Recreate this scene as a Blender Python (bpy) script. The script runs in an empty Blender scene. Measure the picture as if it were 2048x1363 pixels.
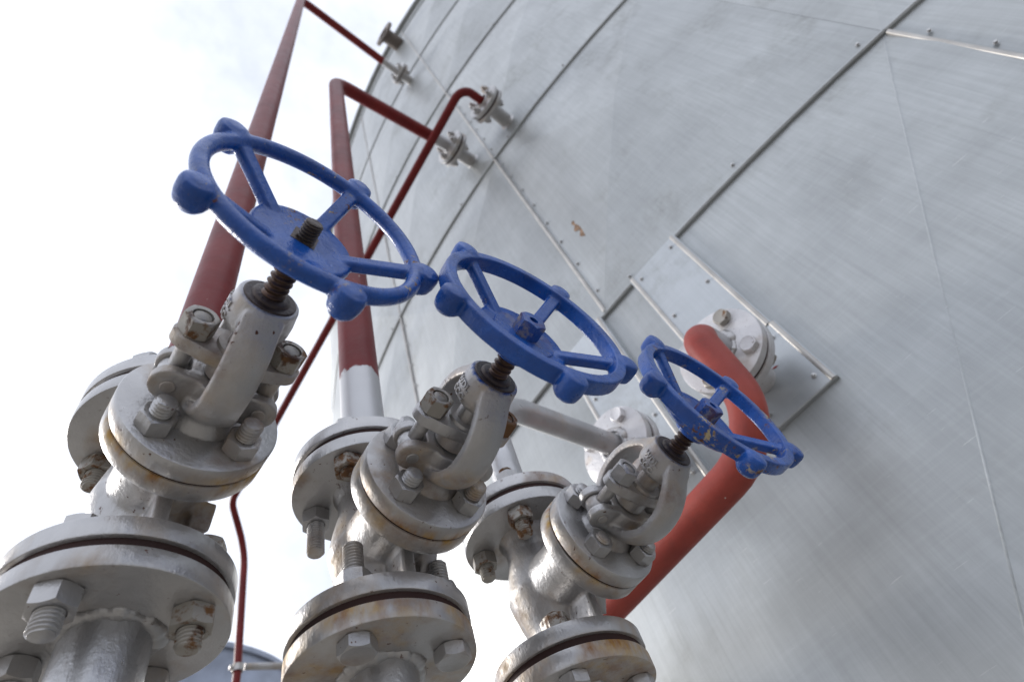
import bpy, bmesh, math, random
import numpy as np
from mathutils import Matrix, Vector, Euler
rnd = random.Random(7)
PI = math.pi
scene = bpy.context.scene
COL = scene.collection

# ------------------------------------------------------------------ camera
cam_d = bpy.data.cameras.new('camera')
cam = bpy.data.objects.new('camera', cam_d)
COL.objects.link(cam)
cam_d.sensor_width = 36.0
cam_d.lens = 1191.1 / 2048 * 36.0
cam_d.clip_start = 0.02
cam_d.clip_end = 900
RW = [(.8162, -.5200, -.2518), (.3189, .7688, -.5543), (.4818, .3721, .7933)]   # right, down, forward
cam.matrix_world = Matrix(((RW[0][0], -RW[1][0], -RW[2][0], 0), (RW[0][1], -RW[1][1], -RW[2][1], 0),
                           (RW[0][2], -RW[1][2], -RW[2][2], 0), (0, 0, 0, 1)))
cam_d.dof.use_dof = True
cam_d.dof.focus_distance = 0.56
cam_d.dof.aperture_fstop = 6.3
scene.camera = cam

# ------------------------------------------------------------------ sky and sun
SUN_DIR = Vector((-.42, .78, .46)).normalized()          # towards the sun
SUN_EL = math.asin(SUN_DIR.z)
SUN_AZ = math.atan2(SUN_DIR.x, SUN_DIR.y)
world = bpy.data.worlds.new('World')
scene.world = world
world.use_nodes = True
wn = world.node_tree
wn.nodes.clear()
def wnode(t, **k):
    n = wn.nodes.new(t)
    for a, b in k.items():
        setattr(n, a, b)
    return n
w_out = wnode('ShaderNodeOutputWorld')
w_bg = wnode('ShaderNodeBackground')
w_bg.inputs['Strength'].default_value = 0.1
w_sky = wnode('ShaderNodeTexSky', sky_type='NISHITA', sun_disc=False)
w_sky.sun_elevation = SUN_EL
w_sky.sun_rotation = SUN_AZ
w_sky.dust_density = 2.0
w_tc = wnode('ShaderNodeTexCoord')
w_no = wnode('ShaderNodeTexNoise')
w_no.inputs['Scale'].default_value = 2.4
w_no.inputs['Detail'].default_value = 7
w_no.inputs['Roughness'].default_value = .55
w_rp = wnode('ShaderNodeValToRGB')
w_rp.color_ramp.elements[0].position = .34
w_rp.color_ramp.elements[0].color = (.50, .50, .50, 1)
w_rp.color_ramp.elements[1].position = .56
w_rp.color_ramp.elements[1].color = (1, 1, 1, 1)
w_mx = wnode('ShaderNodeMix', data_type='RGBA')
w_mx.inputs[7].default_value = (9.6, 10.1, 11.3, 1)
wn.links.new(w_tc.outputs['Generated'], w_no.inputs['Vector'])
wn.links.new(w_no.outputs['Fac'], w_rp.inputs[0])
wn.links.new(w_rp.outputs[0], w_mx.inputs[0])
wn.links.new(w_sky.outputs[0], w_mx.inputs[6])
wn.links.new(w_mx.outputs[2], w_bg.inputs['Color'])
wn.links.new(w_bg.outputs[0], w_out.inputs[0])

sun_d = bpy.data.lights.new('sun', 'SUN')
sun_d.energy = 1.6
sun_d.angle = math.radians(12)
sun_d.color = (1, .96, .90)
sun = bpy.data.objects.new('sun', sun_d)
COL.objects.link(sun)
sun.rotation_euler = SUN_DIR.to_track_quat('Z', 'Y').to_euler()

scene.view_settings.view_transform = 'Standard'
scene.view_settings.look = 'None'
scene.view_settings.exposure = 0.38
scene.view_settings.gamma = 1.0
scene.view_settings.use_curve_mapping = False

# ------------------------------------------------------------------ materials
class NT:
    """small helper round a material's node tree"""
    def __init__(self, name):
        m = bpy.data.materials.new(name)
        m.use_nodes = True
        self.m = m
        self.t = m.node_tree
        self.b = self.t.nodes['Principled BSDF']
        tc = self.n('ShaderNodeTexCoord')
        oi = self.n('ShaderNodeObjectInfo')
        sc = self.n('ShaderNodeVectorMath', operation='SCALE')
        sc.inputs[0].default_value = (37.1, 17.3, 53.7)
        self.l(oi.outputs['Random'], sc.inputs['Scale'])
        ad = self.n('ShaderNodeVectorMath', operation='ADD')
        self.l(tc.outputs['Object'], ad.inputs[0])
        self.l(sc.outputs[0], ad.inputs[1])
        self.co = ad.outputs[0]
        self.raw = tc.outputs['Object']
    def n(self, t, **k):
        x = self.t.nodes.new(t)
        for a, b in k.items():
            setattr(x, a, b)
        return x
    def l(self, a, b):
        self.t.links.new(a, b)
    def noise(self, scale, detail=4, rough=.55, stretch=None, co=None):
        x = self.n('ShaderNodeTexNoise')
        x.inputs['Scale'].default_value = scale
        x.inputs['Detail'].default_value = detail
        x.inputs['Roughness'].default_value = rough
        c = co or self.co
        if stretch:
            mp = self.n('ShaderNodeMapping')
            mp.inputs['Scale'].default_value = stretch
            self.l(c, mp.inputs['Vector'])
            c = mp.outputs[0]
        self.l(c, x.inputs['Vector'])
        return x.outputs['Fac']
    def ramp(self, fac, p0, p1, c0=(0, 0, 0), c1=(1, 1, 1)):
        r = self.n('ShaderNodeValToRGB')
        e = r.color_ramp.elements
        e[0].position, e[1].position = p0, p1
        e[0].color, e[1].color = (*c0, 1), (*c1, 1)
        self.l(fac, r.inputs[0])
        return r.outputs[0]
    def math(self, op, a, b=0., clamp=False):
        x = self.n('ShaderNodeMath', operation=op, use_clamp=clamp)
        for i, v in enumerate((a, b)):
            if isinstance(v, (int, float)):
                x.inputs[i].default_value = v
            else:
                self.l(v, x.inputs[i])
        return x.outputs[0]
    def mix(self, fac, a, b):
        x = self.n('ShaderNodeMix', data_type='RGBA')
        for i, v in ((0, fac), (6, a), (7, b)):
            if isinstance(v, (int, float)):
                x.inputs[i].default_value = v
            elif isinstance(v, tuple):
                x.inputs[i].default_value = (*v, 1)
            else:
                self.l(v, x.inputs[i])
        return x.outputs[2]
    def lerp(self, fac, a, b):
        x = self.n('ShaderNodeMapRange')
        self.l(fac, x.inputs[0])
        x.inputs[3].default_value = a
        x.inputs[4].default_value = b
        return x.outputs[0]
    def bump(self, h, strength, dist, prev=None):
        x = self.n('ShaderNodeBump')
        x.inputs['Strength'].default_value = strength
        x.inputs['Distance'].default_value = dist
        self.l(h, x.inputs['Height'])
        if prev is not None:
            self.l(prev, x.inputs['Normal'])
        return x.outputs[0]
    def set(self, **k):
        for a, v in k.items():
            s = self.b.inputs[a.replace('_', ' ')]
            if isinstance(v, (int, float)):
                s.default_value = v
            elif isinstance(v, tuple):
                s.default_value = (*v, 1) if len(v) == 3 else v
            else:
                self.l(v, s)

ORANGE = (.40, .235, .055)
BROWN = (.085, .028, .012)

def silver(name, rust=.3, dark=.2, base=(.475, .468, .468), metal=.66, rough=.33, over=None, cast=.22, gap=None):
    """aluminium paint over castings, brush marks, rust bleeding through"""
    k = NT(name)
    var = k.noise(14, 5)
    c = k.mix(k.ramp(var, .3, .7), tuple(v * .80 for v in base), tuple(min(1, v * 1.1) for v in base))
    # faint grime streaks running down
    gr = k.ramp(k.noise(60, 4, .6, (1, 1, .22)), .55, .80)
    c = k.mix(k.math('MULTIPLY', gr, .20), c, (.27, .235, .20))
    # yellow-brown rust stains
    big = k.noise(16, 3, .5, (1, 1, .6))
    st = k.math('MULTIPLY', k.ramp(big, .585 - .20 * rust, .76 - .18 * rust), k.ramp(k.noise(70, 5, .65), .25, .72))
    c = k.mix(k.math('MULTIPLY', st, .72), c, k.mix(k.ramp(k.noise(34, 3), .4, .6), ORANGE, (.17, .075, .022)))
    if gap:
        # ochre rust bleeding out of a flange joint at local height gap[0]
        sx = k.n('ShaderNodeSeparateXYZ')
        k.l(k.raw, sx.inputs[0])
        dist = k.math('ABSOLUTE', k.math('SUBTRACT', sx.outputs[2], gap[0]))
        near = k.math('SUBTRACT', 1.0, k.math('DIVIDE', dist, gap[1]), True)
        gs = k.math('MULTIPLY', k.ramp(near, .0, .8), k.ramp(k.noise(20, 3, .55), .41, .60))
        gs = k.math('MULTIPLY', gs, k.ramp(k.noise(1.0, 5, .65, (90, 90, 35)), .25, .62))
        c = k.mix(k.math('MULTIPLY', gs, gap[2]), c, k.mix(k.ramp(k.noise(48, 3), .42, .6), (.46, .275, .055), (.26, .115, .025)))
        st = k.math('MAXIMUM', st, gs)
    if over:
        sx = k.n('ShaderNodeSeparateXYZ')
        k.l(k.raw, sx.inputs[0])
        ov = k.math('ADD', sx.outputs[2], k.math('MULTIPLY', k.math('SUBTRACT', k.noise(160, 4, .6), .5), .014))
        c = k.mix(k.ramp(ov, over, over + .002), c, (.022, .085, .33))
    # small dark rust spots
    sp = k.math('MULTIPLY', k.ramp(k.noise(170, 4, .6), .68 - .10 * dark, .72 - .10 * dark), k.ramp(k.noise(22, 3), .45, .6))
    c = k.mix(sp, c, BROWN)
    allr = k.math('MAXIMUM', st, sp)
    k.set(Base_Color=c, Metallic=k.lerp(allr, metal, 0.), Roughness=k.math('ADD', k.lerp(allr, rough, .8), k.math('MULTIPLY', k.math('SUBTRACT', k.noise(45, 4), .5), .25)))
    h = k.bump(k.noise(55, 5, .6), cast, .004)
    h = k.bump(k.noise(210, 4, .65, (1, 1, .4)), .42, .0013, h)
    h = k.bump(k.noise(520, 3, .6), .20, .0006, h)
    k.set(Normal=h)
    return k.m

def rusty(name, amount=.5):
    """nuts whose paint has mostly gone to rust"""
    k = NT(name)
    m = k.ramp(k.noise(75, 6, .65), .64 - .36 * amount, .72 - .3 * amount)
    rc = k.mix(k.noise(160, 5), (.085, .034, .015), (.22, .105, .030))
    rc = k.mix(k.ramp(k.noise(50, 3), .5, .66), rc, (.055, .024, .015))
    c = k.mix(m, (.33, .31, .28), rc)
    k.set(Base_Color=c, Metallic=k.lerp(m, .35, .05), Roughness=k.lerp(m, .42, .72))
    k.set(Normal=k.bump(k.noise(220, 5, .65), .35, .0012, k.bump(m, -.25, .0006)))
    return k.m

def plain(name, col, rough=.5, metal=0., bump=.15, bscale=120, vary=.25):
    k = NT(name)
    c = k.mix(k.ramp(k.noise(bscale * .25, 5), .3, .7), tuple(v * (1 - vary) for v in col), tuple(min(1, v * (1 + vary)) for v in col))
    k.set(Base_Color=c, Roughness=k.math('ADD', rough, k.math('MULTIPLY', k.math('SUBTRACT', k.noise(bscale * .5, 4), .5), .2)), Metallic=metal)
    k.set(Normal=k.bump(k.noise(bscale, 5), bump, .002))
    return k.m

def blue_paint(name, chips=.5):
    k = NT(name)
    c = k.mix(k.ramp(k.noise(40, 5), .35, .7), (.006, .056, .27), (.011, .092, .41))
    dirt = k.ramp(k.noise(110, 6, .7), .50, .74)
    c = k.mix(k.math('MULTIPLY', dirt, .30), c, (.03, .055, .16))
    patch = k.ramp(k.noise(24, 3), .60 - .05 * chips, .66 - .05 * chips)
    fine = k.noise(150, 6, .68)
    ch = k.math('MULTIPLY', patch, k.ramp(fine, .62 - .10 * chips, .64 - .10 * chips))
    pr = k.mix(k.ramp(k.noise(90, 3), .45, .55), (.40, .33, .20), (.12, .045, .02))
    pt = k.ramp(k.noise(330, 3), .735 - .03 * chips, .75 - .03 * chips)
    gm = k.n('ShaderNodeNewGeometry')
    ed = k.math('MULTIPLY', k.ramp(gm.outputs['Pointiness'], .535, .60), k.ramp(k.noise(70, 5, .65), .50 - .06 * chips, .60 - .06 * chips))
    pt = k.math('MAXIMUM', pt, k.math('MULTIPLY', ed, .85))
    allc = k.math('MAXIMUM', ch, pt)
    c = k.mix(allc, c, pr)
    k.set(Base_Color=c, Roughness=k.math('ADD', k.lerp(allc, .22, .8), k.math('MULTIPLY', k.noise(60, 4), .12)), Metallic=0.)
    k.b.inputs['Specular IOR Level'].default_value = .55
    h = k.bump(k.noise(38, 4, .6), .30, .0045)
    h = k.bump(k.noise(120, 5, .62), .40, .0022, h)
    h = k.bump(allc, -.5, .0005, h)
    h = k.bump(k.noise(520, 3), .18, .0005, h)
    k.set(Normal=h)
    return k.m

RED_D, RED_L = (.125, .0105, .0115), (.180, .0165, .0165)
def red_pipe(name, splits=(), gain=(1., 1., 1.)):
    """red oxide paint; splits = [(point, direction)]: silver paint beyond a ragged line"""
    k = NT(name)
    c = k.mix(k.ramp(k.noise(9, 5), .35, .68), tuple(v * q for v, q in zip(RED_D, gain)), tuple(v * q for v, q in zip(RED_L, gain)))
    c = k.mix(k.math('MULTIPLY', k.ramp(k.noise(55, 6, .7), .5, .78), .35), c, (.14, .055, .045))
    sp = k.ramp(k.noise(95, 2, .5), .775, .79)
    c = k.mix(sp, c, (.52, .46, .42))
    metal = None
    for p, d in splits:
        s = k.n('ShaderNodeVectorMath', operation='SUBTRACT')
        k.l(k.raw, s.inputs[0])
        s.inputs[1].default_value = p
        dt = k.n('ShaderNodeVectorMath', operation='DOT_PRODUCT')
        k.l(s.outputs[0], dt.inputs[0])
        dt.inputs[1].default_value = d
        v = k.math('ADD', dt.outputs['Value'], k.math('MULTIPLY', k.math('SUBTRACT', k.noise(28, 4, .6), .5), .05))
        msk = k.ramp(v, .0, .0015)
        metal = msk if metal is None else k.math('MAXIMUM', metal, msk)
    if metal is not None:
        c = k.mix(metal, c, (.47, .47, .48))
        k.set(Metallic=k.math('MULTIPLY', metal, .66))
    k.set(Base_Color=c, Roughness=k.lerp(k.noise(30, 4), .34, .52))
    k.b.inputs['Specular IOR Level'].default_value = .22
    h = k.bump(k.noise(70, 5), .15, .003)
    k.set(Normal=k.bump(k.noise(420, 3), .12, .0006, h))
    return k.m

def galvanised(name, base=(.432, .452, .460), rough=.40, streak=.90, metal=.52):
    k = NT(name)
    # rolling streaks up and down the sheet, faint cross streaks, cloudy patches, dirt
    s1 = k.noise(1.0, 5, .62, (95, 95, 3.5))
    s2 = k.noise(1.0, 4, .6, (5, 5, 120))
    cl = k.noise(3.2, 6, .6)
    oi = k.n('ShaderNodeObjectInfo')
    c = k.mix(k.ramp(cl, .32, .68), tuple(v * .74 for v in base), tuple(min(1, v * 1.12) for v in base))
    c = k.mix(k.math('MULTIPLY', k.ramp(k.noise(11, 5, .62), .42, .66), .18), c, tuple(v * .74 for v in base))
    c = k.mix(k.math('MULTIPLY', oi.outputs['Random'], .5), c, tuple(v * .80 for v in base))
    s3 = k.noise(1.0, 4, .6, (240, 240, 7))
    c = k.mix(k.math('MULTIPLY', k.ramp(s3, .42, .68), .22 * streak), c, tuple(v * .6 for v in base))
    c = k.mix(k.math('MULTIPLY', k.ramp(s1, .40, .70), .24 * streak), c, tuple(v * .55 for v in base))
    c = k.mix(k.math('MULTIPLY', k.ramp(s2, .48, .70), .11 * streak), c, tuple(min(1, v * 1.25) for v in base))
    d = k.math('MULTIPLY', k.ramp(k.noise(3.6, 5, .65), .52, .70), k.ramp(k.noise(34, 6, .72), .34, .66))
    c = k.mix(k.math('MULTIPLY', d, .55), c, (.215, .22, .205))
    run = k.ramp(k.noise(1.0, 5, .6, (34, 34, .9)), .60, .76)
    c = k.mix(k.math('MULTIPLY', run, .32 * streak), c, tuple(v * .62 for v in base))
    sc = k.ramp(k.noise(1.0, 3, .5, (16, 16, 260)), .715, .73)
    c = k.mix(k.math('MULTIPLY', sc, .4), c, (.6, .6, .6))
    r = k.math('ADD', k.lerp(s1, rough - .07, rough + .09), k.math('MULTIPLY', d, .18))
    r = k.math('ADD', r, k.math('MULTIPLY', k.math('SUBTRACT', cl, .5), .16))
    k.set(Base_Color=c, Roughness=r, Metallic=metal)
    h = k.bump(k.noise(2.2, 3, .45), .15, .03)
    h = k.bump(s1, .10, .0012, h)
    k.set(Normal=h)
    return k.m

M = {}
M['silver'] = silver('silver_paint', .22, .15)
M['silver_stain'] = silver('silver_paint_stained', .62, .45)
M['joint_bonnet'] = silver('silver_paint_bonnet_joint', .30, .35, gap=(.1037, .017, .95))
M['joint_pipe'] = silver('silver_paint_pipe_joint', .25, .3, gap=(-.004, .030, .95))
M['silver_over'] = silver('silver_paint_blue_overspray', .62, .45, over=.2425, cast=.35, rough=.38, metal=.66)
M['far_paint'] = plain('far_tank_paint', (.24, .27, .34), .5, .1, .1, 8)
M['silver_pipe'] = silver('silver_paint_pipe', .05, .05, base=(.47, .47, .48), rough=.32)
M['cast'] = silver('silver_paint_casting', .40, .25, cast=.35, rough=.38, metal=.66)
M['cast_stain'] = silver('silver_paint_casting_stained', .66, .5, cast=.35, rough=.38, metal=.66)
M['weld'] = silver('silver_paint_weld', .3, .3)
M['rust_lo'] = rusty('rusty_nut_light', .30)
M['rust_mid'] = rusty('rusty_nut_mid', .52)
M['rust_hi'] = rusty('rusty_nut_heavy', .85)
M['gasket'] = plain('gasket_brown', (.030, .011, .009), .85, 0, .3, 60)
M['grease'] = plain('greasy_steel', (.065, .047, .038), .40, .30, .4, 260, .5)
M['stem'] = plain('greasy_stem', (.085, .050, .034), .33, .55, .3, 200, .5)
M['brass'] = plain('stained_stem', (.27, .17, .07), .45, .4, .3, 200, .4)
M['blue1'] = blue_paint('blue_paint_chipped', .55)
M['blue2'] = blue_paint('blue_paint', .15)
M['blue3'] = blue_paint('blue_paint_worn', .85)
M['galv'] = galvanised('galvanised_sheet')
M['galv_plate'] = galvanised('galvanised_cover_plate', (.52, .55, .575), .34, .5)
M['bead'] = plain('sheet_edge_bead', (.43, .415, .395), .42, .5, .2, 90, .15)
M['zinc'] = plain('zinc_screw', (.48, .48, .475), .35, .8, .1, 200, .1)
M['sunlit_flange'] = silver('pale_silver_paint_sunlit', .18, .4, base=(.60, .59, .60), metal=.3)  # pale silver, base colour raised to make the tank flanges look sunlit
M['dark_pipe'] = plain('weathered_steel', (.16, .135, .12), .6, .2, .3, 60)

# ------------------------------------------------------------------ mesh helpers
def finish(me, mat, sharp=None):
    if mat is not None:
        me.materials.append(mat)
    me.polygons.foreach_set('use_smooth', [True] * len(me.polygons))
    if sharp is not None:
        me.set_sharp_from_angle(angle=math.radians(sharp))
    me.update()
    return me

def mesh(name, vf, mat=None, sharp=35):
    v, f = vf
    me = bpy.data.meshes.new(name)
    me.from_pydata([tuple(map(float, p)) for p in v], [], [tuple(map(int, q)) for q in f])
    me.validate()
    return finish(me, mat, sharp)

def obj(name, data, parent=None, loc=(0, 0, 0), rot=(0, 0, 0)):
    o = bpy.data.objects.new(name, data)
    COL.objects.link(o)
    o.location = loc
    o.rotation_euler = rot
    if parent is not None:
        o.parent = parent
    return o

def thing(name, label, cat, loc=(0, 0, 0), rotz=0, group=None):
    o = obj(name, None, None, loc, (0, 0, rotz))
    o.empty_display_size = .05
    o['label'] = label
    o['category'] = cat
    if group:
        o['group'] = group
    return o

def tag(o, label, cat, group=None):
    o['label'] = label
    o['category'] = cat
    if group:
        o['group'] = group
    return o

def join(*vfs):
    V, F = [], []
    for v, f in vfs:
        n = len(V)
        V.extend(v)
        F.extend([tuple(i + n for i in q) for q in f])
    return V, F

def xf(vf, mtx):
    return [tuple(mtx @ Vector(p)) for p in vf[0]], vf[1]

def move(vf, x=0, y=0, z=0):
    return xf(vf, Matrix.Translation((x, y, z)))

def lathe(prof, n=64, cap=True):
    """prof: (radius, z) from bottom to top; closed with fans where r == 0 or capped"""
    V, F, rings = [], [], []
    for r, z in prof:
        if r <= 1e-7:
            rings.append([len(V)])
            V.append((0, 0, z))
        else:
            rings.append(list(range(len(V), len(V) + n)))
            V.extend((r * math.cos(2 * PI * i / n), r * math.sin(2 * PI * i / n), z) for i in range(n))
    for a, b in zip(rings, rings[1:]):
        for i in range(n):
            j = (i + 1) % n
            if len(a) == 1 and len(b) == 1:
                continue
            if len(a) == 1:
                F.append((a[0], b[j], b[i]))
            elif len(b) == 1:
                F.append((a[i], a[j], b[0]))
            else:
                F.append((a[i], a[j], b[j], b[i]))
    if cap:
        if len(rings[0]) > 1:
            F.append(tuple(reversed(rings[0])))
        if len(rings[-1]) > 1:
            F.append(tuple(rings[-1]))
    return V, F

def disc(r, z0, z1, bev=.0015, n=96, r0=0.):
    """bevelled flange disc, with a bore of r0 when given"""
    p = [(r - bev, z0), (r - bev * .3, z0 + bev * .3), (r, z0 + bev), (r, z1 - bev), (r - bev * .3, z1 - bev * .3), (r - bev, z1)]
    if r0:
        return lathe([(r0, z0)] + p + [(r0, z1), (r0, z0)], n, cap=False)
    return lathe([(0, z0)] + p + [(0, z1)], n)

def box(x0, x1, y0, y1, z0, z1):
    V = [(x, y, z) for z in (z0, z1) for y in (y0, y1) for x in (x0, x1)]
    return V, [(0, 2, 3, 1), (4, 5, 7, 6), (0, 1, 5, 4), (2, 6, 7, 3), (0, 4, 6, 2), (1, 3, 7, 5)]

def hexnut(af, h, bore=0., n=48, both=True, dish=0.):
    """hexagon nut or bolt head standing on z = 0 with chamfered corners"""
    V, rings = [], []
    def ring(fr, fz):
        rings.append(list(range(len(V), len(V) + n)))
        for i in range(n):
            t = 2 * PI * i / n
            tt = (t % (PI / 3)) - PI / 6
            rh = af / 2 / math.cos(tt)
            V.append((fr(rh) * math.cos(t), fr(rh) * math.sin(t), fz(rh)))
    ch = lambda rh: max(0, rh - af * .485) * .62
    if both:
        ring(lambda q: af * .47, lambda q: 0)
    ring(lambda q: q, lambda q: ch(q) if both else 0)
    ring(lambda q: q, lambda q: h - ch(q))
    ring(lambda q: af * .475, lambda q: h)
    if bore:
        ring(lambda q: bore, lambda q: h - .0004)
        ring(lambda q: bore, lambda q: h - .006)
    elif dish:
        ring(lambda q: af * .40, lambda q: h - dish)
    F = []
    for a, b in zip(rings, rings[1:]):
        F += [(a[i], a[(i + 1) % n], b[(i + 1) % n], b[i]) for i in range(n)]
    F.append(tuple(reversed(rings[0])))
    F.append(tuple(rings[-1]))
    return V, F

def thread(r, depth, pitch, z0, z1, n=32, per=6, chamfer=.002, flat=.5):
    """helical screw thread"""
    rows = max(2, int((z1 - z0) / pitch * per))
    V, F = [], []
    for k in range(rows + 1):
        z = z0 + (z1 - z0) * k / rows
        for i in range(n):
            ph = (z / pitch - i / n) % 1.0
            tri = abs(ph * 2 - 1)
            tri = min(1, max(0, (tri - .5) / (1 - flat) + .5))
            rr = r - depth * tri
            e = min(z1 - z, z - z0)
            rr = min(rr, r - depth * 1.1 + max(0, e) * (depth * 1.3 / chamfer))
            V.append((rr * math.cos(2 * PI * i / n), rr * math.sin(2 * PI * i / n), z))
    for k in range(rows):
        for i in range(n):
            j = (i + 1) % n
            a = k * n
            F.append((a + i, a + j, a + n + j, a + n + i))
    F.append(tuple(reversed(range(n))))
    F.append(tuple(range(rows * n, rows * n + n)))
    return V, F

def fillet(pts, rad, seg=10):
    """round the inner corners of a polyline"""
    P = [Vector(p) for p in pts]
    out = [P[0]]
    for i in range(1, len(P) - 1):
        a, b, c = P[i - 1], P[i], P[i + 1]
        u, v = (a - b).normalized(), (c - b).normalized()
        r = rad[i - 1] if isinstance(rad, (list, tuple)) else rad
        ang = u.angle(v)
        if ang > PI - .01:
            out.append(b)
            continue
        d = min(r / math.tan(ang / 2), (a - b).length * .48, (c - b).length * .48)
        p0, p1 = b + u * d, b + v * d
        rr = d * math.tan(ang / 2)
        cc = b + (u + v).normalized() * (rr / math.sin(ang / 2))
        e0, e1 = (p0 - cc), (p1 - cc)
        tot = e0.angle(e1)
        for k in range(seg + 1):
            t = k / seg
            out.append(cc + (e0 * math.sin((1 - t) * tot) + e1 * math.sin(t * tot)) / math.sin(tot))
    out.append(P[-1])
    return out

def tube(path, r, n=36, cap=True, maxseg=.12):
    P = [Vector(p) for p in path]
    Q = [P[0]]
    for a, b in zip(P, P[1:]):
        k = max(1, int((b - a).length / maxseg))
        for i in range(1, k + 1):
            Q.append(a.lerp(b, i / k))
    P = Q
    V, F = [], []
    t0 = (P[1] - P[0]).normalized()
    nrm = t0.orthogonal().normalized()
    for i, p in enumerate(P):
        if i == 0:
            t = t0
        elif i == len(P) - 1:
            t = (P[-1] - P[-2]).normalized()
        else:
            t = ((P[i + 1] - p).normalized() + (p - P[i - 1]).normalized()).normalized()
        nrm = (nrm - t * nrm.dot(t)).normalized()
        bi = t.cross(nrm)
        rr = r(i / (len(P) - 1)) if callable(r) else r
        V += [tuple(p + (nrm * math.cos(2 * PI * k / n) + bi * math.sin(2 * PI * k / n)) * rr) for k in range(n)]
    for i in range(len(P) - 1):
        for k in range(n):
            j = (k + 1) % n
            F.append((i * n + k, i * n + j, (i + 1) * n + j, (i + 1) * n + k))
    if cap:
        F.append(tuple(reversed(range(n))))
        F.append(tuple(range((len(P) - 1) * n, len(P) * n)))
    return V, F

def sweep(path, sect, up):
    """sweep a closed 2-D section (a across, b along the normal) along a path lying in one plane; `up` = plane normal = section a-axis"""
    P = [Vector(p) for p in path]
    up = Vector(up)
    V, F = [], []
    m = len(sect[0]) if isinstance(sect[0][0], (tuple, list)) else len(sect)
    for i, p in enumerate(P):
        t = (P[min(i + 1, len(P) - 1)] - P[max(i - 1, 0)]).normalized()
        nn = up.cross(t).normalized()
        s = sect[i] if isinstance(sect[0][0], (tuple, list)) else sect
        V += [tuple(p + up * a + nn * b) for a, b in s]
    for i in range(len(P) - 1):
        for k in range(m):
            j = (k + 1) % m
            F.append((i * m + k, i * m + j, (i + 1) * m + j, (i + 1) * m + k))
    F.append(tuple(reversed(range(m))))
    F.append(tuple(range((len(P) - 1) * m, len(P) * m)))
    return V, F

def rrect(w, h, r, n=4):
    """rounded rectangle section"""
    out = []
    for cx, cy, a0 in ((w / 2 - r, h / 2 - r, 0), (-w / 2 + r, h / 2 - r, 90), (-w / 2 + r, -h / 2 + r, 180), (w / 2 - r, -h / 2 + r, 270)):
        for k in range(n + 1):
            a = math.radians(a0 + 90 * k / n)
            out.append((cx + r * math.cos(a), cy + r * math.sin(a)))
    return out

def sphere(r, c=(0, 0, 0), sc=(1, 1, 1), n=32):
    v, f = lathe([(r * math.sin(PI * k / 16), -r * math.cos(PI * k / 16)) for k in range(17)], n)
    return [(c[0] + x * sc[0], c[1] + y * sc[1], c[2] + z * sc[2]) for x, y, z in v], f

def cast_union(vfs, voxel, smooth=6):
    """fuse overlapping solids into one casting with soft fillets"""
    v, f = join(*vfs)
    me = bpy.data.meshes.new('cast')
    me.from_pydata(v, [], f)
    o = bpy.data.objects.new('cast', me)
    COL.objects.link(o)
    r = o.modifiers.new('r', 'REMESH')
    r.mode = 'VOXEL'
    r.voxel_size = voxel
    s = o.modifiers.new('s', 'SMOOTH')
    s.iterations = smooth
    s.factor = .5
    dg = bpy.context.evaluated_depsgraph_get()
    out = bpy.data.meshes.new_from_object(o.evaluated_get(dg))
    bpy.data.objects.remove(o)
    bpy.data.meshes.remove(me)
    out.materials.clear()
    return out

def split_mesh(me, key):
    """split a casting into one mesh per key(face centre), keeping its smooth normals across the cuts"""
    nv = len(me.vertices)
    co = np.empty(nv * 3); me.vertices.foreach_get('co', co); co = co.reshape(-1, 3)
    no = np.empty(nv * 3); me.vertex_normals.foreach_get('vector', no); no = no.reshape(-1, 3)
    groups = {}
    for p in me.polygons:
        groups.setdefault(key(p.center), []).append(tuple(p.vertices))
    out = {}
    for g, faces in groups.items():
        idx = sorted({i for q in faces for i in q})
        mp = {i: k for k, i in enumerate(idx)}
        m2 = bpy.data.meshes.new('piece')
        m2.from_pydata(co[idx].tolist(), [], [tuple(mp[i] for i in q) for q in faces])
        m2.polygons.foreach_set('use_smooth', [True] * len(m2.polygons))
        m2.normals_split_custom_set_from_vertices([tuple(x) for x in no[idx]])
        out[g] = m2
    return out

# ------------------------------------------------------------------ the storage tank
TC = (6.3314, .9347)
TR = 5.4076
GROUND = -1.35
tank = thing('storage_tank', 'huge cylindrical tank clad in dull galvanised steel sheets filling the right side', 'tank', (TC[0], TC[1], GROUND))
def tz(z):
    return z - GROUND
SEAMS = [GROUND, -.06, 1.25, 2.565, 3.88, 5.15, 6.42, 6.63]
A0, DA, NCOL = -164.9, 9.4737, 38

def polar(r, deg, z):
    a = math.radians(deg)
    return (r * math.cos(a), r * math.sin(a), z)

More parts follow.
